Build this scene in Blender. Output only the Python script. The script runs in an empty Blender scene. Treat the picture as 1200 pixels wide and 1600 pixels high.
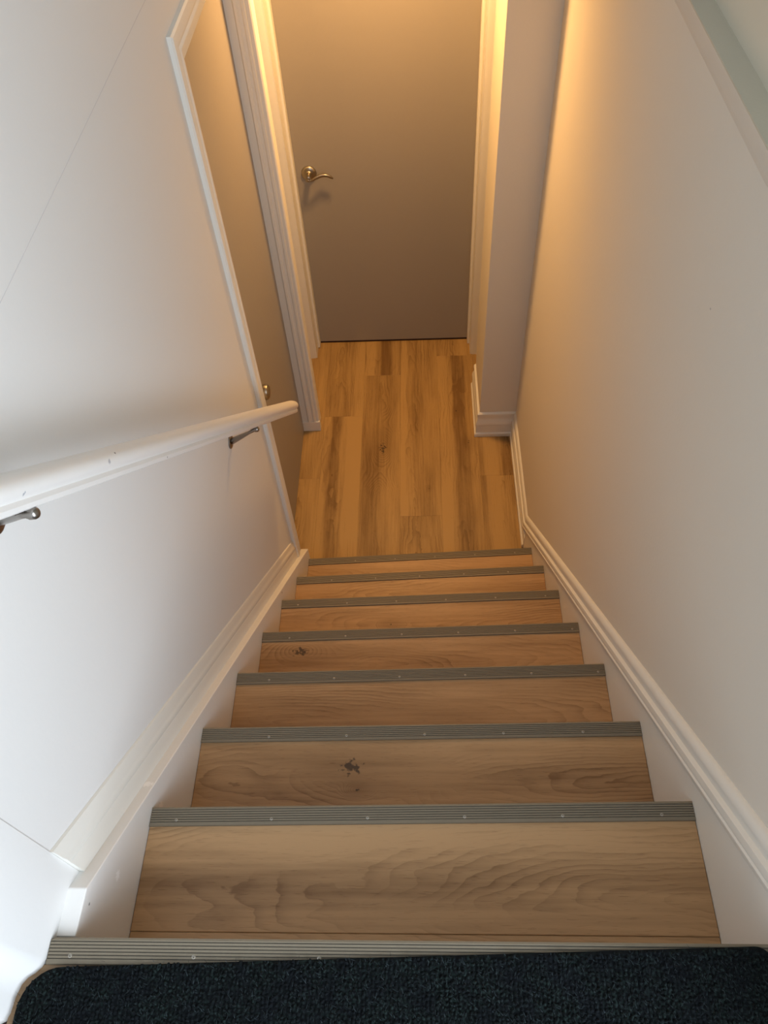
import bpy, bmesh, math, random
from mathutils import Vector, Matrix

C = bpy.context.scene.collection
SC = bpy.context.scene
random.seed(7)

# ------------------------------------------------------------------ camera
CAM_POS = Vector((0.46573, -0.16896, 1.13300))
YAW, PITCH, ROLL = -0.081858, 0.924918, -0.082096
F_PX = 1235.67
cy, sy, cp, sp = math.cos(YAW), math.sin(YAW), math.cos(PITCH), math.sin(PITCH)
fw = Vector((sy*cp, cy*cp, -sp)); rt = Vector((cy, -sy, 0)); up = rt.cross(fw)
r2 = math.cos(ROLL)*rt + math.sin(ROLL)*up
u2 = -math.sin(ROLL)*rt + math.cos(ROLL)*up
cam_data = bpy.data.cameras.new('camera')
cam_data.sensor_fit = 'VERTICAL'; cam_data.sensor_height = 36.0; cam_data.sensor_width = 27.0
cam_data.lens = F_PX/1600*36.0
cam_data.clip_start = 0.02
cam = bpy.data.objects.new('camera', cam_data); C.objects.link(cam)
m = Matrix((r2, u2, -fw)).transposed().to_4x4(); m.translation = CAM_POS
cam.matrix_world = m
SC.camera = cam

# ------------------------------------------------------------------ world, lights, exposure
world = bpy.data.worlds.new('world'); SC.world = world; world.use_nodes = True
bg = world.node_tree.nodes['Background']
bg.inputs[0].default_value = (0.82, 0.89, 1.0, 1); bg.inputs[1].default_value = 1.05

def area(name, loc, target, size, size_y, power, col):
    d = bpy.data.lights.new(name, 'AREA'); d.shape = 'RECTANGLE'; d.size = size; d.size_y = size_y
    d.energy = power; d.color = col
    o = bpy.data.objects.new(name, d); C.objects.link(o); o.location = loc
    o.rotation_euler = (Vector(target)-Vector(loc)).to_track_quat('-Z', 'Y').to_euler()
    return o
# daylight through the entrance behind the camera (the doorway at the head of the stairs)
area('daylight_entrance', (1.38, -1.18, 1.15), (0.05, 0.85, 0.1), 1.1, 1.9, 51, (0.79, 0.885, 1.0))

SC.view_settings.view_transform = 'Standard'; SC.view_settings.look = 'None'
SC.view_settings.exposure = 0.36; SC.view_settings.gamma = 1.0
SC.view_settings.use_curve_mapping = False

# ------------------------------------------------------------------ dimensions
RISE = 0.2186317
ZF = -8*RISE                       # lower floor
S = 0.9447                         # stair slope
W = 0.9
XL, XR = -0.027, 0.912             # wall faces
NL = {0: -0.001, 1: .2279, 2: .4539, 3: .6820, 4: .9124, 5: 1.1484, 6: 1.3747, 7: 1.5993}   # nosing fronts on the left / right
NR = {0: -0.001, 1: .2397, 2: .4658, 3: .7001, 4: .9352, 5: 1.1751, 6: 1.4108, 7: 1.6387}

# ------------------------------------------------------------------ material helpers
class NT:
    def __init__(s, name):
        s.m = bpy.data.materials.new(name); s.m.use_nodes = True
        s.t = s.m.node_tree; s.n = s.t.nodes; s.l = s.t.links
        s.b = s.n['Principled BSDF']
    def put(s, sock, v):
        if hasattr(v, 'is_linked') or isinstance(v, bpy.types.NodeSocket): s.l.new(v, sock)
        else: sock.default_value = v
    def math(s, op, a, b=0.0, c=0.0):
        n = s.n.new('ShaderNodeMath'); n.operation = op
        for i, v in enumerate((a, b, c)): s.put(n.inputs[i], v)
        return n.outputs[0]
    def xyz(s, x, y, z):
        n = s.n.new('ShaderNodeCombineXYZ')
        for i, v in enumerate((x, y, z)): s.put(n.inputs[i], v)
        return n.outputs[0]
    def coord(s):
        n = s.n.new('ShaderNodeTexCoord'); p = s.n.new('ShaderNodeSeparateXYZ'); s.l.new(n.outputs['Object'], p.inputs[0])
        return n.outputs['Object'], p.outputs
    def noise(s, vec, scale=1.0, detail=2.0, rough=0.5):
        n = s.n.new('ShaderNodeTexNoise'); s.l.new(vec, n.inputs['Vector'])
        n.inputs['Scale'].default_value = scale; n.inputs['Detail'].default_value = detail; n.inputs['Roughness'].default_value = rough
        return n.outputs[0]
    def mix(s, f, a, b, mode='MIX'):
        n = s.n.new('ShaderNodeMix'); n.data_type = 'RGBA'; n.blend_type = mode
        s.put(n.inputs[0], f); s.put(n.inputs[6], a); s.put(n.inputs[7], b)
        return n.outputs[2]
    def smooth(s, v, a, b):
        n = s.n.new('ShaderNodeMapRange'); n.interpolation_type = 'SMOOTHSTEP'
        s.put(n.inputs[0], v); n.inputs[1].default_value = a; n.inputs[2].default_value = b
        n.inputs[3].default_value = 0; n.inputs[4].default_value = 1
        return n.outputs[0]
    def bump(s, h, dist, strength=1.0):
        n = s.n.new('ShaderNodeBump'); s.l.new(h, n.inputs['Height']); n.inputs['Distance'].default_value = dist
        n.inputs['Strength'].default_value = strength
        s.l.new(n.outputs[0], s.b.inputs['Normal'])

def c4(c): return (c[0], c[1], c[2], 1)

def paint(name, col, rough=0.5, orange=0.0004, spots=(), spec=0.4, scale=140):
    t = NT(name); o, x = t.coord()
    base = c4(col)
    n = t.noise(o, 3.0, 3)
    colr = t.mix(t.math('MULTIPLY', n, 0.10), base, c4([v*0.82 for v in col]))
    for (px, py, pz, r, dc) in spots:
        d = t.n.new('ShaderNodeVectorMath'); d.operation = 'DISTANCE'
        t.l.new(o, d.inputs[0]); d.inputs[1].default_value = (px, py, pz)
        dd = t.math('ADD', d.outputs['Value'], t.math('MULTIPLY', t.math('SUBTRACT', t.noise(o, 300, 1), 0.5), r*1.6))
        f = t.math('SUBTRACT', 1.0, t.smooth(dd, r*0.7, r))
        colr = t.mix(f, colr, c4(dc))
    t.put(t.b.inputs['Base Color'], colr)
    t.b.inputs['Roughness'].default_value = rough; t.b.inputs['Specular IOR Level'].default_value = spec
    if orange: t.bump(t.noise(o, scale, 2), orange)
    return t.m

def wood(name, grain, seed, v0, h=0.035, tilt=0.05, light=(.45, .285, .155), dark=(.27, .155, .078), ring=135.0,
         knots=(), stripes=(), contrast=0.75, rough=0.42):
    """flat-sawn board: growth rings of a tilted trunk cut by the board's face; grain 'x' or 'y'"""
    t = NT(name); o, x = t.coord()
    u, v = (x[0], x[1]) if grain == 'x' else (x[1], x[0])
    vc = t.math('SUBTRACT', v, v0)
    w1 = t.noise(t.xyz(t.math('MULTIPLY', u, 2.4), t.math('MULTIPLY', v, 8.0), seed), 1.0, 2)
    w2 = t.noise(t.xyz(t.math('MULTIPLY', u, 30.0), t.math('MULTIPLY', v, 60.0), seed+5.3), 1.0, 2)
    w3 = t.noise(t.xyz(t.math('MULTIPLY', u, 5.0), t.math('MULTIPLY', v, 16.0), seed+7.3), 1.0, 1)
    vv = t.math('ADD', vc, t.math('MULTIPLY', t.math('SUBTRACT', w1, 0.5), 0.06))
    hh = t.math('ADD', t.math('MULTIPLY', u, tilt), h)
    hh = t.math('ADD', hh, t.math('MULTIPLY', t.math('SUBTRACT', w3, 0.5), 0.035))
    r = t.math('SQRT', t.math('ADD', t.math('MULTIPLY', vv, vv), t.math('MULTIPLY', hh, hh)))
    r = t.math('ADD', r, t.math('MULTIPLY', t.math('SUBTRACT', w2, 0.5), 0.0055))
    kd = halo = None
    for (ku, kv, kr) in knots:
        du = t.math('MULTIPLY', t.math('SUBTRACT', u, ku), 0.55); dv = t.math('SUBTRACT', v, kv)
        d = t.math('SQRT', t.math('ADD', t.math('MULTIPLY', du, du), t.math('MULTIPLY', dv, dv)))
        infl = t.math('SUBTRACT', 1.0, t.smooth(d, kr*0.5, kr*5))
        r = t.math('ADD', t.math('MULTIPLY', r, t.math('SUBTRACT', 1.0, infl)), t.math('MULTIPLY', t.math('MULTIPLY', d, 1.1), infl))
        dn = t.math('ADD', d, t.math('MULTIPLY', t.math('SUBTRACT', t.noise(o, 95, 3), 0.5), kr*2.6))
        kk = t.math('SUBTRACT', 1.0, t.smooth(dn, kr*0.08, kr*0.48))
        hal = t.math('MULTIPLY', infl, 0.22); halo = hal if halo is None else t.math('ADD', halo, hal)
        kd = kk if kd is None else t.math('MAXIMUM', kd, kk)
    ph = t.math('FRACT', t.math('MULTIPLY', r, ring))
    band = t.math('MULTIPLY', t.math('POWER', ph, 2.2), t.math('SUBTRACT', 1.0, t.smooth(ph, 0.93, 1.0)))
    amt = t.noise(t.xyz(t.math('MULTIPLY', u, 3.0), t.math('MULTIPLY', v, 12.0), seed+9.1), 1.0, 2)
    band = t.math('MULTIPLY', band, t.smooth(amt, 0.36, 0.66))
    tone = t.noise(t.xyz(t.math('MULTIPLY', u, 1.6), t.math('MULTIPLY', v, 15.0), seed+2.2), 1.0, 3)
    pores = t.noise(t.xyz(t.math('MULTIPLY', u, 38.0), t.math('MULTIPLY', v, 480.0), seed+1.7), 1.0, 2)
    pz = t.smooth(pores, 0.58, 0.72)
    fib = t.noise(t.xyz(t.math('MULTIPLY', u, 5.0), t.math('MULTIPLY', v, 110.0), seed+3.9), 1.0, 4)
    f = t.math('ADD', t.math('MULTIPLY', band, 0.62*contrast), t.math('MULTIPLY', t.smooth(tone, 0.25, 0.78), 0.55))
    f = t.math('ADD', f, t.math('MULTIPLY', t.math('SUBTRACT', fib, 0.5), 0.9))
    f = t.math('ADD', f, t.math('MULTIPLY', pz, 0.26))
    if halo is not None: f = t.math('ADD', f, halo)
    for (sv, sw, amt_) in stripes:        # lighter sapwood / darker heartwood streaks along the board
        sd = t.math('ABSOLUTE', t.math('SUBTRACT', t.math('ADD', v, t.math('MULTIPLY', t.math('SUBTRACT', w1, 0.5), 0.05)), sv))
        f = t.math('ADD', f, t.math('MULTIPLY', t.math('SUBTRACT', 1.0, t.smooth(sd, sw*0.6, sw)), amt_))
    cl = t.n.new('ShaderNodeClamp'); t.l.new(f, cl.inputs[0]); cl.inputs[1].default_value = 0.0; cl.inputs[2].default_value = 1.25
    col = t.mix(cl.outputs[0], c4(light), c4(dark))
    if kd is not None: col = t.mix(t.math('MULTIPLY', kd, 0.9), col, (.055, .032, .018, 1))
    t.put(t.b.inputs['Base Color'], col)
    t.b.inputs['Roughness'].default_value = rough; t.b.inputs['Specular IOR Level'].default_value = 0.35
    t.bump(t.math('SUBTRACT', 1.0, t.math('ADD', t.math('MULTIPLY', pz, 0.6), t.math('MULTIPLY', band, 0.4))), 0.0004, 0.6)
    return t.m

def metal(name, col, rough, bump=0.0):
    t = NT(name); o, x = t.coord()
    n = t.noise(o, 220, 2)
    t.put(t.b.inputs['Base Color'], t.mix(t.math('MULTIPLY', n, 0.3), c4(col), c4([v*0.7 for v in col])))
    t.b.inputs['Metallic'].default_value = 1.0; t.b.inputs['Roughness'].default_value = rough
    return t.m

# ------------------------------------------------------------------ materials
WALL = paint('wall_white', (.75, .745, .72), 0.55, 0.00015)
WALLR = paint('wall_right_bounce_tint', (.75, .71, .625), 0.55, 0.0003,  # off-white made beige: warm bounce light is mixed into the wall colour
              spots=[(.912, .818, .325, .0022, (.45, .43, .40))])
SAGE = paint('wall_sage', (.58, .54, .43), 0.6, 0.0003)
SAGEL = paint('wall_pale_sage', (.70, .66, .54), 0.6, 0.0003)
TRIM = paint('trim_white', (.79, .775, .71), 0.38, 0.0002, scale=60)
SKIRT = paint('skirt_white', (.80, .79, .76), 0.40, 0.0003, scale=60,
              spots=[(0, .045, -.035, .0022, (.12, .12, .12)), (-.012, .265, -.205, .010, (.93, .92, .9)), (0, .24, -.26, .012, (.93, .92, .9)),
                     (0, .10, -.12, .008, (.92, .92, .91)), (0, 1.17, -1.08, .004, (.1, .08, .07))])
DOOR = paint('door_grey', (.31, .285, .25), 0.45, 0.0003, scale=60)
CEIL = paint('ceiling_white', (.80, .80, .78), 0.7, 0.0004)
DARK = paint('gap_dark', (.03, .012, .01), 0.8, 0)
STRIP = paint('strip_grey', (.185, .155, .108), 0.5, 0.0002, spec=0.4)
GROOVE = paint('groove_dark', (.075, .072, .062), 0.7, 0)
STEEL = metal('screw_steel', (.46, .43, .38), 0.34)
NICKEL = metal('satin_nickel', (.40, .36, .29), 0.33)
BRACKET = metal('bracket_nickel', (.30, .275, .25), 0.30)

# ------------------------------------------------------------------ object helpers
def tag(o, label=None, cat=None, group=None, kind=None):
    if label: o['label'] = label
    if cat: o['category'] = cat
    if group: o['group'] = group
    if kind: o['kind'] = kind
    return o
def par(o, parent):
    if parent is not None:
        o.parent = parent; o.matrix_parent_inverse = Matrix.Translation(-wloc(parent))
def wloc(o):
    v = o.location.copy()
    p = o.parent
    while p is not None and p.type == 'EMPTY' and o.type == 'EMPTY': return v
    return v if o.type == 'EMPTY' else Vector((0, 0, 0))
def empty(name, loc, parent=None):
    o = bpy.data.objects.new(name, None); C.objects.link(o); o.location = loc; o.empty_display_size = 0.05
    return o
def obj(name, bm, mats, parent=None, smooth=False, bevel=0.0, seg=2, angle=40):
    bmesh.ops.recalc_face_normals(bm, faces=bm.faces)
    me = bpy.data.meshes.new(name); bm.to_mesh(me); bm.free()
    for mm in (mats if isinstance(mats, (list, tuple)) else [mats]): me.materials.append(mm)
    o = bpy.data.objects.new(name, me); C.objects.link(o)
    if bevel:
        b = o.modifiers.new('bevel', 'BEVEL'); b.width = bevel; b.segments = seg; b.limit_method = 'ANGLE'; b.angle_limit = math.radians(angle)
        b.harden_normals = False
    if smooth:
        for p in me.polygons: p.use_smooth = True
        if smooth != 'all':
            me.set_sharp_from_angle(angle=math.radians(35))
    par(o, parent)
    return o
def add_box(bm, x0, x1, y0, y1, z0, z1, mi=0):
    vs = [bm.verts.new((x, y, z)) for x in (x0, x1) for y in (y0, y1) for z in (z0, z1)]
    for f in ((0, 1, 3, 2), (4, 6, 7, 5), (0, 4, 5, 1), (2, 3, 7, 6), (0, 2, 6, 4), (1, 5, 7, 3)):
        bm.faces.new([vs[i] for i in f]).material_index = mi
def add_loft(bm, rings, closed=True, cap=True, mi=0):
    R = [[bm.verts.new(p) for p in r] for r in rings]
    n = len(R[0])
    for a, b in zip(R, R[1:]):
        for i in range(n if closed else n-1):
            j = (i+1) % n
            bm.faces.new((a[i], a[j], b[j], b[i])).material_index = mi
    if cap and closed:
        bm.faces.new(R[0][::-1]).material_index = mi; bm.faces.new(R[-1]).material_index = mi
def prism(bm, pts, vec, mi=0):
    v = Vector(vec)
    add_loft(bm, [[Vector(p) for p in pts], [Vector(p)+v for p in pts]], mi=mi)
def add_tube(bm, path, radii, n=16, mi=0):
    rings = []
    prev = None
    P = [Vector(p) for p in path]
    for i, p in enumerate(P):
        d = (P[min(i+1, len(P)-1)]-P[max(i-1, 0)]).normalized()
        if prev is None:
            a = d.orthogonal().normalized()
        else:
            a = (prev - d*prev.dot(d)).normalized()
        prev = a; b = d.cross(a)
        r = radii[i] if isinstance(radii, (list, tuple)) else radii
        ra, rb = r if isinstance(r, tuple) else (r, r)
        rings.append([p + a*ra*math.cos(2*math.pi*k/n) + b*rb*math.sin(2*math.pi*k/n) for k in range(n)])
    add_loft(bm, rings, mi=mi)
def add_lathe(bm, prof, origin, axis, n=28, mi=0):
    """prof: list of (radius, distance along axis)"""
    ax = Vector(axis).normalized(); a = ax.orthogonal().normalized(); b = ax.cross(a); o = Vector(origin)
    add_loft(bm, [[o + ax*h + a*max(r, 1e-4)*math.cos(2*math.pi*k/n) + b*max(r, 1e-4)*math.sin(2*math.pi*k/n) for k in range(n)] for r, h in prof], mi=mi)
def struct(name, bm, mat, label=None, cat=None, **k):
    o = obj(name, bm, mat, **k); tag(o, label, cat, kind='structure'); return o
def BM(): return bmesh.new()

# ================================================================== THE SETTING
# ---- left wall: one long face with the opening of the side door, a slightly proud first panel, a rounded near end
bm = BM()
poly = [(.087, ZF), (1.585, ZF), (1.585, .40), (2.52, .40), (2.52, 2.4), (.087, 2.4)]
prism(bm, [(XL, y, z) for y, z in poly], (-.135, 0, 0))
plan = [(-.0255, .087), (-.0255, -.026), (-.029, -.035), (-.036, -.042), (-.044, -.047), (-.050, -.055), (-.0535, -.068), (-.055, -.085), (-.058, -.093), (-.066, -.097), (-.162, -.097), (-.162, .087)]
prism(bm, [(x, y, -.55) for x, y in plan], (0, 0, 2.95))
struct('wall_left', bm, WALL, smooth=True)
# faint filled seam of the plasterboard, z = 0.56
bm = BM(); prism(bm, [(XL-.001, .12, .5588), (XL+.0002, .12, .5594), (XL+.0002, .12, .5606), (XL-.001, .12, .5612)], (0, 1.38, 0))
struct('trim_1', bm, paint('seam_line', (.62, .61, .60), .6, 0), 'faint horizontal plasterboard seam on the left wall')

# ---- right wall with the capped ledge and the pale sage wall above it
bm = BM()
pr = [(1.08, ZF), (XR, ZF), (XR, .550), (.9085, .562), (.9035, .586), (.9025, .592), (1.08, .592)]
prism(bm, [(x, -.25, z) for x, z in pr], (0, 2.95, 0))
struct('wall_right', bm, WALLR)
bm = BM(); add_box(bm, .9026, .940, -.25, 2.46, .592, .5945)
struct('trim_2', bm, SAGE, 'sage green strip on top of the right wall ledge')
bm = BM(); add_box(bm, .940, 1.08, -.25, 2.46, .592, 2.4)
struct('wall_upper_right', bm, SAGEL)

# ---- wall pier at the foot of the right wall, left stub behind the side door, end wall, hall walls
bm = BM(); add_box(bm, .742, 1.9, 2.465, 2.80, ZF, .66)
struct('wall_pier', bm, WALLR, bevel=.003)
bm = BM(); add_box(bm, -1.1, -.040, 2.522, 2.60, ZF, .66)
struct('wall_stub', bm, WALL)
bm = BM()
add_box(bm, -1.1, -.105, 3.045, 3.25, ZF, .66); add_box(bm, .748, 1.9, 3.045, 3.25, ZF, .66); add_box(bm, -.105, .748, 3.045, 3.25, .33, .66)
struct('wall_end', bm, WALL)
bm = BM(); add_box(bm, -1.12, -1.1, 2.5, 3.3, ZF, .66); add_box(bm, 1.9, 1.92, 2.4, 3.3, ZF, .66)
struct('wall_hall_sides', bm, WALL)
bm = BM(); add_box(bm, -.2, 1.1, 1.78, 1.9, .66, 2.4)
struct('wall_front_upper', bm, WALL)
bm = BM(); add_box(bm, -1.2, 2.0, 1.78, 3.3, .60, .70)
struct('ceiling', bm, CEIL)
bm = BM(); add_box(bm, -1.3, 1.1, -2.3, 1.9, 2.4, 2.45)
struct('ceiling_upper', bm, CEIL)
bm = BM(); add_box(bm, -1.3, -1.25, -2.3, -.1, 0, 2.4); add_box(bm, -1.25, -.16, -.097, -.05, 0, 2.4)
struct('wall_landing', bm, WALL)

# ---- lower floor: oak planks, one object each
fl = BM(); add_box(fl, -1.2, 2.0, 1.5, 3.3, ZF-.05, ZF-.003)
floor = struct('floor', fl, DARK)
cols = [(-.40, -.21), (-.21, -.020), (-.020, .172), (.172, .361), (.361, .552), (.552, .738), (.738, .925), (.925, 1.11)]
seams = {0: [2.3], 1: [2.2], 2: [2.602], 3: [2.893], 4: [1.970], 5: [3.030], 6: [2.2], 7: [2.7]}
FL, FD = (.42, .265, .10), (.175, .095, .031)
k = 0
for ci, (x0, x1) in enumerate(cols):
    ys = [1.50] + seams[ci] + [3.30]
    for a, b in zip(ys, ys[1:]):
        k += 1
        st, kn = [], []
        if ci == 2 and a < 2: st = [(.135, .045, -.55), (.045, .03, .35), (-.005, .02, -.2)]
        if ci == 2 and a > 2: st = [(.15, .03, -.25), (.06, .03, .15)]
        if ci == 3 and a < 2: st = [(.22, .05, .25)]; kn = [(2.385, .276, .032)]
        if ci == 3 and a > 2: st = [(.205, .035, -.6), (.29, .04, .55)]
        if ci == 4 and a > 1.9: st = [(.375, .02, -.35), (.47, .05, .1)]; kn = [(2.13, .495, .004)]
        if ci == 4 and a < 1.9: st = [(.45, .05, .2)]
        if ci == 5 and a < 2: st = [(.66, .045, .45), (.575, .03, -.3)]; kn = [(2.415, .695, .010), (2.623, .64, .006)]
        if ci == 6 and a < 2.1: st = [(.80, .04, -.4)]
        if ci == 6 and a > 2.1: st = [(.79, .04, -.4), (.87, .03, .3)]; kn = []
        mt = wood('oak_plank_%d' % k, 'y', 11.3*k, (x0+x1)/2 + random.uniform(-.05, .05), h=.02-.05*2.2, tilt=random.choice((.05, .07, -.02)),
                  light=FL, dark=FD, knots=kn, stripes=st, contrast=.8, ring=130)
        pb = BM(); add_box(pb, x0+.00015, x1-.00015, a+.00015, b-.00015, ZF-.008, ZF)
        obj('plank', pb, mt, floor, bevel=.0004, seg=1)

# ---- upper landing floor, planks too
bm = BM(); add_box(bm, -1.25, XR, -2.2, -.05, -.06, -.004); add_box(bm, XL, XR, -.05, -.03, -.06, -.004)
lf = struct('floor_landing', bm, DARK)
for i, y1 in enumerate((-.0315, -.22, -.41, -.60)):
    y0 = y1-.188
    pb = BM(); add_box(pb, -1.2 if i else XL-.03, XR-.001, y0, y1-.001, -.012, 0)
    if not i: add_box(pb, -1.2, XL-.03, y0, -.10, -.012, 0)
    obj('plank', pb, wood('landing_oak_%d' % i, 'x', 70.1+i*3, y0+.09, light=(.30, .19, .10), dark=(.16, .09, .045)), lf)  # oak darker than the treads: shade beside the mat put into its colour

# ---- left skirt board (stringer) with its flat ledge, and the sloped base moulding above it
def zl(y, t): return -S*y + t
bm = BM()
poly = [(.0015, -.012), (.061, -.0145), (1.622, zl(1.622, .042)), (1.622, ZF), (.5, ZF), (.0015, -.6)]
prism(bm, [(0, y, z) for y, z in poly], (XL-.002, 0, 0))
struct('baseboard_left_stairs', bm, SKIRT, 'white stair skirt board with a flat ledge under the handrail', bevel=.0016)
def sloped_left(prof, y0, y1):
    return [[(XL-.002, y, zl(y, prof[0][0]))] + [(XL+b, y, zl(y, t)) for t, b in prof] + [(XL-.002, y, zl(y, prof[-1][0]))] for y in (y0, y1)]
bm = BM()
prof = [(.035, .0085), (.088, .0085), (.094, .0070), (.100, .0085), (.112, .0085), (.118, .0060), (.138, .0055), (.148, .0035), (.151, .0005)]
add_loft(bm, sloped_left(prof, .0875, 1.56))
struct('trim_3', bm, TRIM, 'sloped white base moulding above the left skirt board', smooth=True)
# ---- right skirt board + moulded base, running down the stairs and level along the floor
YJ = 1.851
bm = BM()
poly = [(-.0005, .068), (1.79, zl(1.79, .068)), (1.79, ZF), (.5, ZF), (-.0005, -.6)]
prism(bm, [(W, y, z) for y, z in poly], (XR-W+.002, 0, 0))
struct('baseboard_right_stairs', bm, TRIM, 'white stair skirt board along the right wall', bevel=.0015)
def base_r(y): return -S*y if y < YJ else ZF
prof = [(.060, .0125), (.066, .0165), (.076, .0175), (.080, .0150), (.086, .0165), (.100, .0150), (.106, .0085), (.121, .0075), (.125, .0105), (.137, .0100), (.146, .0055), (.150, .0)]
bm = BM()
add_loft(bm, [[(XR+.002, y, base_r(y)+prof[0][0])] + [(XR-b, y, base_r(y)+t) for t, b in prof] + [(XR+.002, y, base_r(y)+prof[-1][0])] for y in (-.25, YJ, 2.466)])
struct('trim_4', bm, TRIM, 'moulded white base cap sloping down the right wall', smooth=True)
# level base profile (height, thickness) for the floor boards
LV = [(0, .020), (.018, .020), (.024, .014), (.070, .0125), (.076, .0165), (.088, .0155), (.100, .0110), (.106, .0085), (.125, .0080), (.131, .0105), (.143, .0095), (.150, .001)]
bm = BM()
lowp = [p for p in LV if p[0] < .071]
add_loft(bm, [[(XR+.002, y, ZF)] + [(XR-b, y, ZF+t) for t, b in lowp] + [(XR+.002, y, ZF+lowp[-1][0])] for y in (1.79, 2.466)])
struct('baseboard_right', bm, TRIM, smooth=True)
bm = BM()
rings = []
for (px, py, nx, ny) in ((XR+.01, 2.465, 0, -1), (.742, 2.465, -1, -1), (.742, 2.80, -1, 0)):
    rings.append([(px+(.004 if nx else 0), py+(.004 if ny else 0), ZF)] + [(px+nx*b, py+ny*b, ZF+t) for t, b in LV] + [(px+(.004 if nx else 0), py+(.004 if ny else 0), ZF+LV[-1][0])])
add_loft(bm, rings)
struct('baseboard_pier', bm, TRIM, 'stepped white baseboard wrapping the short wall pier', smooth=True)

# ---- casing profile: (across from outer edge, thickness)
CP = [(0, 0), (.0, .0085), (.004, .0125), (.022, .0140), (.027, .0135), (.032, .0120), (.037, .0140), (.042, .0140), (.046, .0105), (.066, .0085), (.072, .0065), (.073, 0)]
# side door opening in the left wall: near leg + head
bm = BM()
rings = []
oy, iz = 1.515, .468
rings.append([(XL+b, oy+a, -1.40) for a, b in CP])
rings.append([(XL+b, oy+a, iz-a) for a, b in CP])
rings.append([(XL+b, 2.52, iz-a) for a, b in CP])
add_loft(bm, rings)
struct('trim_5', bm, TRIM, 'white door casing around the side opening of the left wall', smooth=True)
# reveal of the far side, facing the stairs: stop ridges + plinth
bm = BM()
RP = [(-.127, 0), (-.127, .010), (-.091, .010), (-.087, .016), (-.079, .016), (-.074, .011), (-.066, .010), (-.062, .014), (-.054, .014), (-.050, .009), (-.040, .009), (-.035, .005), (-.034, 0), (-.034, -.02), (-.127, -.02)]
add_loft(bm, [[(x, 2.522-b, z) for x, b in RP] for z in (ZF+.063, .66)])
add_box(bm, -.127, -.034, 2.507, 2.54, ZF, ZF+.063)
struct('trim_6', bm, TRIM, 'white ridged door jamb facing the stairs at the foot', bevel=.001)

# ---- end door with frame
door1 = empty('door_1', (.32, 3.158, ZF)); tag(door1, 'flat grey door closing the end of the hall', kind='structure')
bm = BM(); add_box(bm, -.090, .732, 3.158, 3.195, ZF+.012, .30)
obj('slab', bm, DOOR, door1, bevel=.0015)
bm = BM(); add_box(bm, -.09, .732, 3.16, 3.26, ZF-.001, ZF+.012)
obj('threshold', bm, DARK, door1)
bm = BM()
for s, xi in ((-1, -.087), (1, .729)):
    add_box(bm, min(xi, xi+s*.02), max(xi, xi+s*.02), 3.04, 3.25, ZF, .33)       # jamb
    add_box(bm, min(xi, xi-s*.011), max(xi, xi-s*.011), 3.118, 3.157, ZF+.004, .32)  # stop
add_box(bm, -.107, .749, 3.04, 3.25, .305, .33)
obj('frame', bm, TRIM, door1, bevel=.001)
for s, xi in ((-1, -.092), (1, .734)):
    bm = BM()
    add_loft(bm, [[(xi+s*(.073-a), 3.046-b, z) for a, b in CP] for z in (ZF, .38)])
    obj('casing', bm, TRIM, door1, smooth=True)
bm = BM(); add_loft(bm, [[(x, 3.046-b, .38+.073-a-.073) for a, b in CP] for x in (-.165, .807)])
obj('casing', bm, TRIM, door1, smooth=True)
# lever handle
hx, hz, hy = -.018, -.765, 3.158
bm = BM()
add_lathe(bm, [(.0345, 0), (.0345, .004), (.032, .008), (.026, .011), (.016, .013), (.0135, .016), (.0125, .030), (.013, .044), (.0125, .053), (.007, .056)], (hx, hy, hz), (0, -1, 0))
h1 = obj('door_handle', bm, NICKEL, door1, smooth=True)
bm = BM()
lp, lr = [], []
for i in range(17):
    f = i/16
    bend = .5-.5*math.cos(min(1, max(0, (f-.1)/.55))*math.pi)
    tip = max(0, (f-.72)/.28)
    lp.append((hx - .006 + f*.115, hy-.050 + .010*bend, hz - .004 - .004*math.sin(min(f/.3, 1)*math.pi) + .013*bend - .016*tip**1.6))
    w = .0085 if f < .12 else .0070 + .0045*math.sin((f-.12)/.88*math.pi)
    lr.append((w*.62, w) if i < 16 else (.003, .004))
add_tube(bm, lp, lr, 14)
obj('lever', bm, NICKEL, h1, smooth='all')

# ---- side door (left, closed, set back in the wall)
door2 = empty('door_2', (-.118, 2.06, ZF)); tag(door2, 'flat grey door in the opening of the left wall', kind='structure')
bm = BM(); add_box(bm, -.155, -.118, 1.60, 2.5165, ZF+.004, .385)
obj('slab', bm, DOOR, door2, bevel=.0015)
bm = BM(); add_box(bm, -.160, -.150, 1.585, 2.522, ZF, .40)
obj('backing', bm, DARK, door2)
bm = BM(); add_lathe(bm, [(.032, 0), (.032, .004), (.028, .008), (.013, .011), (.012, .030), (.017, .034), (.026, .042), (.028, .050), (.026, .058), (.018, .064), (.003, .066)], (-.118, 1.787, -.772), (1, 0, 0))
obj('door_knob', bm, NICKEL, door2, smooth=True)

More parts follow.
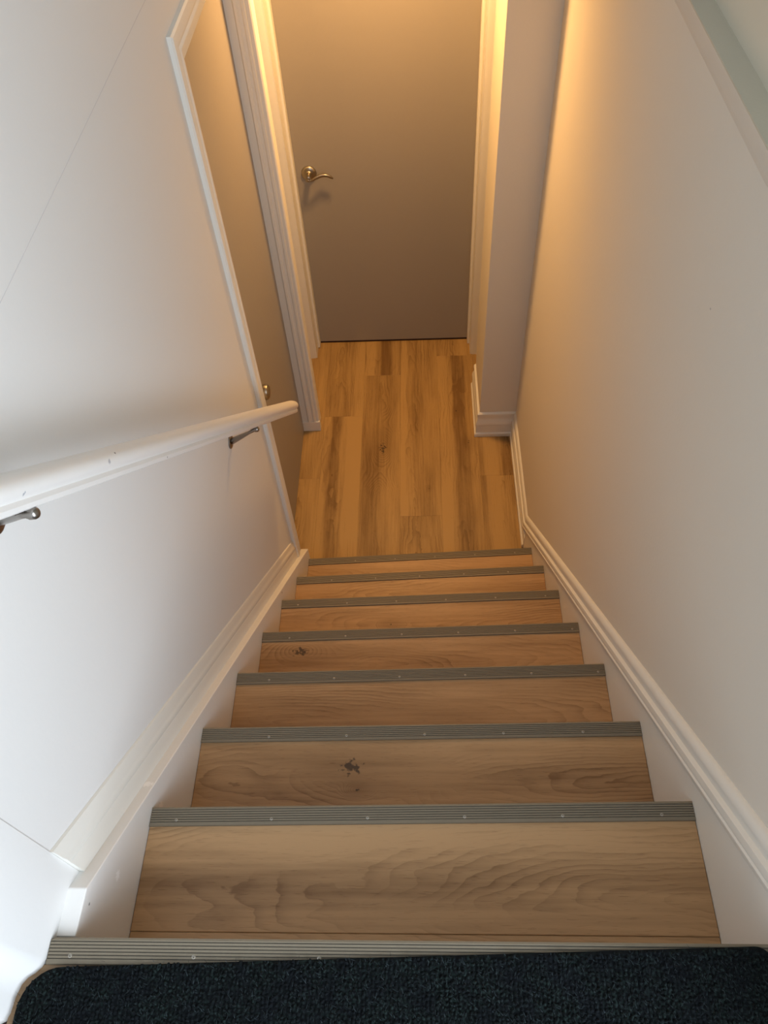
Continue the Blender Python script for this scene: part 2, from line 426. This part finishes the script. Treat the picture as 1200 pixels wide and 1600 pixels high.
# ================================================================== THE STAIRCASE
stairs = tag(empty('staircase', (.45, .8, ZF)), 'narrow straight staircase of oak treads with ribbed grey nosing strips', 'stairs')
TL, TD = (.455, .278, .135), (.205, .110, .046)
tw = {  # seed, ring centre v0 (y), h, tilt, knots, stripes
 1: dict(seed=3.1, v0=.085, h=.150, tilt=-.150, stripes=[(.185, .030, -.30), (.120, .025, .25), (.05, .03, -.2)]),
 2: dict(seed=8.4, v0=.340, h=.085, tilt=-.100, knots=[(.315, .372, .026), (.327, .327, .005)]),
 3: dict(seed=14.2, v0=.56, h=-.02, tilt=.11, knots=[(.60, .50, .004)]),
 4: dict(seed=19.9, v0=.81, h=-.02, tilt=.12, knots=[(.115, .852, .026)], stripes=[(.90, .03, -.15)]),
 5: dict(seed=26.7, v0=1.04, h=.12, tilt=-.10, knots=[(.36, 1.055, .006)]),
 6: dict(seed=31.5, v0=1.29, h=.10, tilt=-.08),
 7: dict(seed=37.2, v0=1.50, h=.08, tilt=.06),
}
def nos(i, x): return NL[i] + (NR[i]-NL[i])*x/W
for i in range(1, 8):
    z = -i*RISE
    yb0, yb1 = nos(i-1, 0)-.022, nos(i-1, W)-.022
    d = tw[i]
    mt = wood('oak_tread_%d' % i, 'x', d['seed'], d['v0'], d['h'], d['tilt'], TL, TD, knots=d.get('knots', ()), stripes=d.get('stripes', ()), ring=135, contrast=.9)
    def slab(ya0, ya1, yc0, yc1, za, zb):
        b = BM()
        prism(b, [(.0006, ya0, za), (W-.0006, ya1, za), (W-.0006, yc1, za), (.0006, yc0, za)], (0, 0, zb-za))
        return b
    seam = .0635 if i == 1 else .030
    obj('tread', slab(yb0+seam, yb1+seam, NL[i]-.004, NR[i]-.004, z-.028, z), mt, stairs, bevel=.001, seg=1)
    obj('tread_back', slab(yb0, yb1, yb0+seam-.0003, yb1+seam-.0003, z-.028, z-.0005), mt, stairs, bevel=.001, seg=1)
    # the dark hairline joint at both ends is the gap to the skirt boards
for i in range(1, 9):
    z0 = -i*RISE + (0 if i < 8 else 0); z1 = -(i-1)*RISE-.028
    y0, y1 = nos(i-1, 0)-.022, nos(i-1, W)-.022
    b = BM(); prism(b, [(.0012, y0-.012, z0), (W-.0012, y1-.012, z0), (W-.0012, y1, z0), (.0012, y0, z0)], (0, 0, z1-z0))
    obj('riser', b, wood('oak_riser_%d' % i, 'x', 50.3+i, y0, light=TL, dark=TD), stairs)
# nosing strips: a ribbed vinyl bar with a rounded front and a lip, screwed down
SD = .0315                                   # depth of the strip
def strip_profile():
    """(d back from the front edge, height) over the tread; ribs with dark channels between"""
    pts = [(-.0005, -.020), (-.0010, -.002), (.0004, .0022), (.0030, .0034)]
    mi = []
    nrib = 6; w0, w1 = .0045, SD-.0035
    pitch = (w1-w0)/nrib
    for q in range(nrib):
        a = w0+q*pitch
        pts += [(a, .0034), (a+.0002, .0018), (a+.0010, .0018), (a+.0012, .0034)]
    pts += [(SD-.0010, .0034), (SD, .0022), (SD, .0)]
    return pts
SP = strip_profile()
first = {0: .005, 1: .045, 2: .141, 3: .081, 4: .079, 5: .054, 6: .129, 7: .19}
sp_step = .1603
for i in range(0, 8):
    z = -i*RISE
    xa, xb = (.0006, W-.0006) if i else (XL+.0023, XR-.0015)
    b = BM()
    fy = lambda x: nos(i, x)
    # front-left corner rounded on the landing strip
    secs = [(xa, .0), (xb, .0)]
    if i == 0: secs = [(xa, .0065), (xa+.001, .0035), (xa+.003, .0015), (xa+.0065, 0), (xb, 0)]
    rings = []
    for x, cut in secs:
        rings.append([(x, fy(x)-max(d_, cut), z+h_) for d_, h_ in SP])
    R = [[b.verts.new(p) for p in r] for r in rings]
    n = len(R[0])
    for A, B in zip(R, R[1:]):
        for j in range(n-1):
            f = b.faces.new((A[j], A[j+1], B[j+1], B[j]))
            if SP[j][1] == .0018 and SP[j+1][1] == .0018: f.material_index = 1
    # end caps + underside
    for rr in (R[0], R[-1]):
        for j in range(3, n-2):
            pass
        b.faces.new(rr)
    s = obj('nosing_strip', b, [STRIP, GROOVE], stairs)
    x = first[i]
    while x < xb-.01:
        if x > xa+.004:
            sb = BM()
            yy = fy(x)-.0215
            add_lathe(sb, [(.0029, .0010), (.0029, .0027), (.0025, .0034), (.0015, .0037), (.0012, .0024), (.0003, .0022)], (x, yy, z), (0, 0, 1), n=12)
            so = obj('screw', sb, STEEL, s, smooth=True)
        x += sp_step

# ================================================================== HANDRAIL
rail = tag(empty('handrail', (XL, .3, .5)), 'white painted wooden handrail sloping down the left wall on metal brackets', 'handrail')
RX = .047
def rail_ring(y, sc=1.0, shift=0.0):
    """cross-section square to the rail; profile (p across x, q square to the slope)"""
    P = [(-.0130, -.0215), (.0130, -.0215), (.0190, -.0185), (.0200, -.0130), (.0185, -.0100), (.0172, -.0080), (.0195, -.0050), (.0222, .0000), (.0215, .0070),
         (.0178, .0130), (.0110, .0170), (0, .0188), (-.0110, .0170), (-.0178, .0130), (-.0215, .0070), (-.0222, 0), (-.0195, -.0050), (-.0172, -.0080), (-.0185, -.0100), (-.0200, -.0130), (-.0190, -.0185)]
    sl = .926; L_ = math.hypot(1, sl); n = (sl/L_, 1/L_)
    zc = .8235 - sl*y
    return [(RX+p*sc, y+q*sc*n[0], zc+q*sc*n[1]) for p, q in P]
RAILM = paint('rail_white', (.80, .79, .76), 0.30, 0.0003, scale=50,
              spots=[(.067, .508, .372, .0030, (.05, .05, .05)), (.067, .480, .386, .0042, (.45, .46, .48)), (.067, .314, .532, .0032, (.4, .42, .45)),
                     (.066, .639, .210, .0018, (.1, .09, .08))])
b = BM()
add_loft(b, [rail_ring(-.05), rail_ring(1.628), rail_ring(1.638, .95), rail_ring(1.643, .80)])
obj('rail', b, RAILM, rail, smooth=True)
for yw in (1.19, .364):
    yb = yw-(.034 if yw > 1 else .046)                      # the arm leans back up the stairs to the rail
    zc = .8235-.926*yb-.030           # underside of the rail
    zw = zc-(.086 if yw > 1 else .076)                      # height of the wall plate
    bk = BM()
    add_lathe(bk, [(.019, 0), (.019, .003), (.0155, .005), (.007, .006)], (XL, yw, zw), (1, 0, 0), n=20)
    br = obj('bracket', bk, BRACKET, rail, smooth=True)
    A_, B_ = Vector((XL+.004, yw, zw)), Vector((.057, yb, zc-.007))
    a = BM()
    add_tube(a, [A_, A_.lerp(B_, .12), A_.lerp(B_, .45), A_.lerp(B_, .75), B_],
             [(.0085, .0095), (.0080, .0085), (.0062, .0065), (.0042, .0048), (.0042, .0048)], 12)
    obj('bracket_arm', a, BRACKET, br, smooth='all')
    a = BM()
    add_lathe(a, [(.0052, -.004), (.0052, -.001), (.0066, -.0005), (.0068, .006), (.0058, .0085), (.0032, .0102), (.0005, .0106)], B_, (.90, -.1, .30), n=16)
    obj('bracket_screw', a, BRACKET, br, smooth=True)
    a = BM()
    sl = .926; L_ = math.hypot(1, sl)
    ring = lambda s_: [(RX-.004+dx, yb+s_*.020/L_, .8235-.926*(yb+s_*.020/L_)-.0295+dz) for dx, dz in ((-.009, 0), (.009, 0), (.009, -.005), (-.009, -.005))]
    add_loft(a, [ring(-1), ring(1)])
    obj('saddle', a, BRACKET, br)

# ================================================================== DOORMAT
mat_t = NT('mat_pile'); o_, x_ = mat_t.coord()
nn = mat_t.noise(o_, 260, 2); n2 = mat_t.noise(o_, 30, 2)
cc = mat_t.mix(mat_t.smooth(nn, .42, .72), (.0016, .0028, .0030, 1), (.012, .021, .0195, 1))
cc = mat_t.mix(mat_t.smooth(n2, .35, .7), cc, (.003, .0045, .006, 1))
mat_t.put(mat_t.b.inputs['Base Color'], cc); mat_t.b.inputs['Roughness'].default_value = 0.95; mat_t.b.inputs['Specular IOR Level'].default_value = 0.15
MATP = mat_t.m
FUZZ = paint('mat_fuzz', (.045, .06, .065), 0.9, 0, spec=.1)
mat = tag(empty('doormat', (.42, -.3, 0)), 'dark navy ribbed carpet mat with rounded corners on the top landing', 'mat')
def mfront(x): return -.0355 + .0305*(x+.045)/.925
MX0, MX1, MY0 = -.046, .886, -.62
def mat_outline(inset):
    pts = []
    r = .048
    def arc(cx, cyy, a0, a1, rr, n=8):
        for q in range(n+1):
            a = math.radians(a0+(a1-a0)*q/n); pts.append((cx+rr*math.cos(a), cyy+rr*math.sin(a)))
    arc(MX0+inset+r, mfront(MX0)-inset-r, 180, 90, r)
    r2_ = .02
    arc(MX1-inset-r2_, mfront(MX1)-inset-r2_, 90, 0, r2_)
    arc(MX1-inset-r, MY0+inset+r, 0, -90, r)
    arc(MX0+inset+r, MY0+inset+r, -90, -180, r)
    return pts
b = BM()
o0, o1 = mat_outline(0), mat_outline(.004)
add_loft(b, [[(x, y, .0042) for x, y in o0], [(x, y, .0085) for x, y in o0], [(x, y, .0105) for x, y in o1]])
obj('backing', b, MATP, mat)
# pile: rows of little loops, ribs running away from the stairs; only the front of the mat, the part one can see from the stairs
def inside(x, y):
    if x < MX0+.003 or x > MX1-.003 or y > mfront(x)-.003: return False
    cxx, cyy = MX0+.048, mfront(MX0)-.048
    if x < cxx and y > cyy and math.hypot(x-cxx, y-cyy) > .0455: return False
    cxx, cyy = MX1-.02, mfront(MX1)-.02
    if x > cxx and y > cyy and math.hypot(x-cxx, y-cyy) > .0195: return False
    return True
ico = bmesh.new(); bmesh.ops.create_icosphere(ico, subdivisions=1, radius=1.0)
iv = [v.co.copy() for v in ico.verts]; ifc = [[v.index for v in f.verts] for f in ico.faces]; ico.free()
V, Fc, MI = [], [], []
px = .0056
x = MX0+.004
while x < MX1:
    y = -.15
    while y < .0:
        xx, yy = x+random.gauss(0, .0007), y+random.gauss(0, .0011)
        if inside(xx, yy):
            rx, ry, rz = .0022*random.uniform(.75, 1.3), .0031*random.uniform(.75, 1.35), .0028*random.uniform(.6, 1.6)
            an = random.gauss(0, .5); ca, sa = math.cos(an), math.sin(an)
            base = len(V)
            for v in iv:
                jx = rx*v.x*random.uniform(.8, 1.2); jy = ry*v.y*random.uniform(.8, 1.2)
                V.append((xx+jx*ca-jy*sa, yy+jx*sa+jy*ca, .0108+rz*v.z))
            for f in ifc: Fc.append([base+q for q in f]); MI.append(0)
            for q in range(2):
                bx, by = xx+random.gauss(0, .003), yy+random.gauss(0, .003)
                dx, dy = random.gauss(0, .0035), random.gauss(0, .0035)
                base = len(V)
                V += [(bx-.00022, by, .0125), (bx+.00022, by+.0002, .0125), (bx+dx, by+dy, .0128+abs(random.gauss(.002, .0012)))]
                Fc.append([base, base+1, base+2]); MI.append(1 if random.random() < .45 else 0)
        y += .0047
    x += px
me = bpy.data.meshes.new('pile'); me.from_pydata(V, [], Fc)
me.materials.append(MATP); me.materials.append(FUZZ)
me.polygons.foreach_set('material_index', MI)
pile = bpy.data.objects.new('pile', me); C.objects.link(pile); par(pile, mat); pile['kind'] = 'stuff'

# ================================================================== CEILING LAMP over the foot of the stairs (just above the frame)
lamp = tag(empty('ceiling_lamp', (.34, 2.68, .60)), 'round flush ceiling lamp over the foot of the stairs', 'lamp')
LX, LY, LZ = .34, 2.68, .60
b = BM(); add_lathe(b, [(.10, 0), (.10, .012), (.085, .018), (.075, .012), (.07, .006)], (LX, LY, LZ), (0, 0, -1)); obj('lamp_ring', b, TRIM, lamp, smooth=True)
gl = NT('lamp_glow'); gl.b.inputs['Base Color'].default_value = (1, .8, .55, 1)
gl.b.inputs['Emission Color'].default_value = (1, .58, .22, 1); gl.b.inputs['Emission Strength'].default_value = 2.0
b = BM(); add_lathe(b, [(.072, .004), (.06, .010), (.03, .014), (.001, .0145)], (LX, LY, LZ), (0, 0, -1)); obj('diffuser', b, gl.m, lamp, smooth=True)
ld = bpy.data.lights.new('lamp_light', 'AREA'); ld.shape = 'DISK'; ld.size = .18; ld.energy = 19.0; ld.color = (1.0, .53, .18)
lo = bpy.data.objects.new('lamp_light', ld); C.objects.link(lo); lo.location = (LX, LY, LZ-.03)
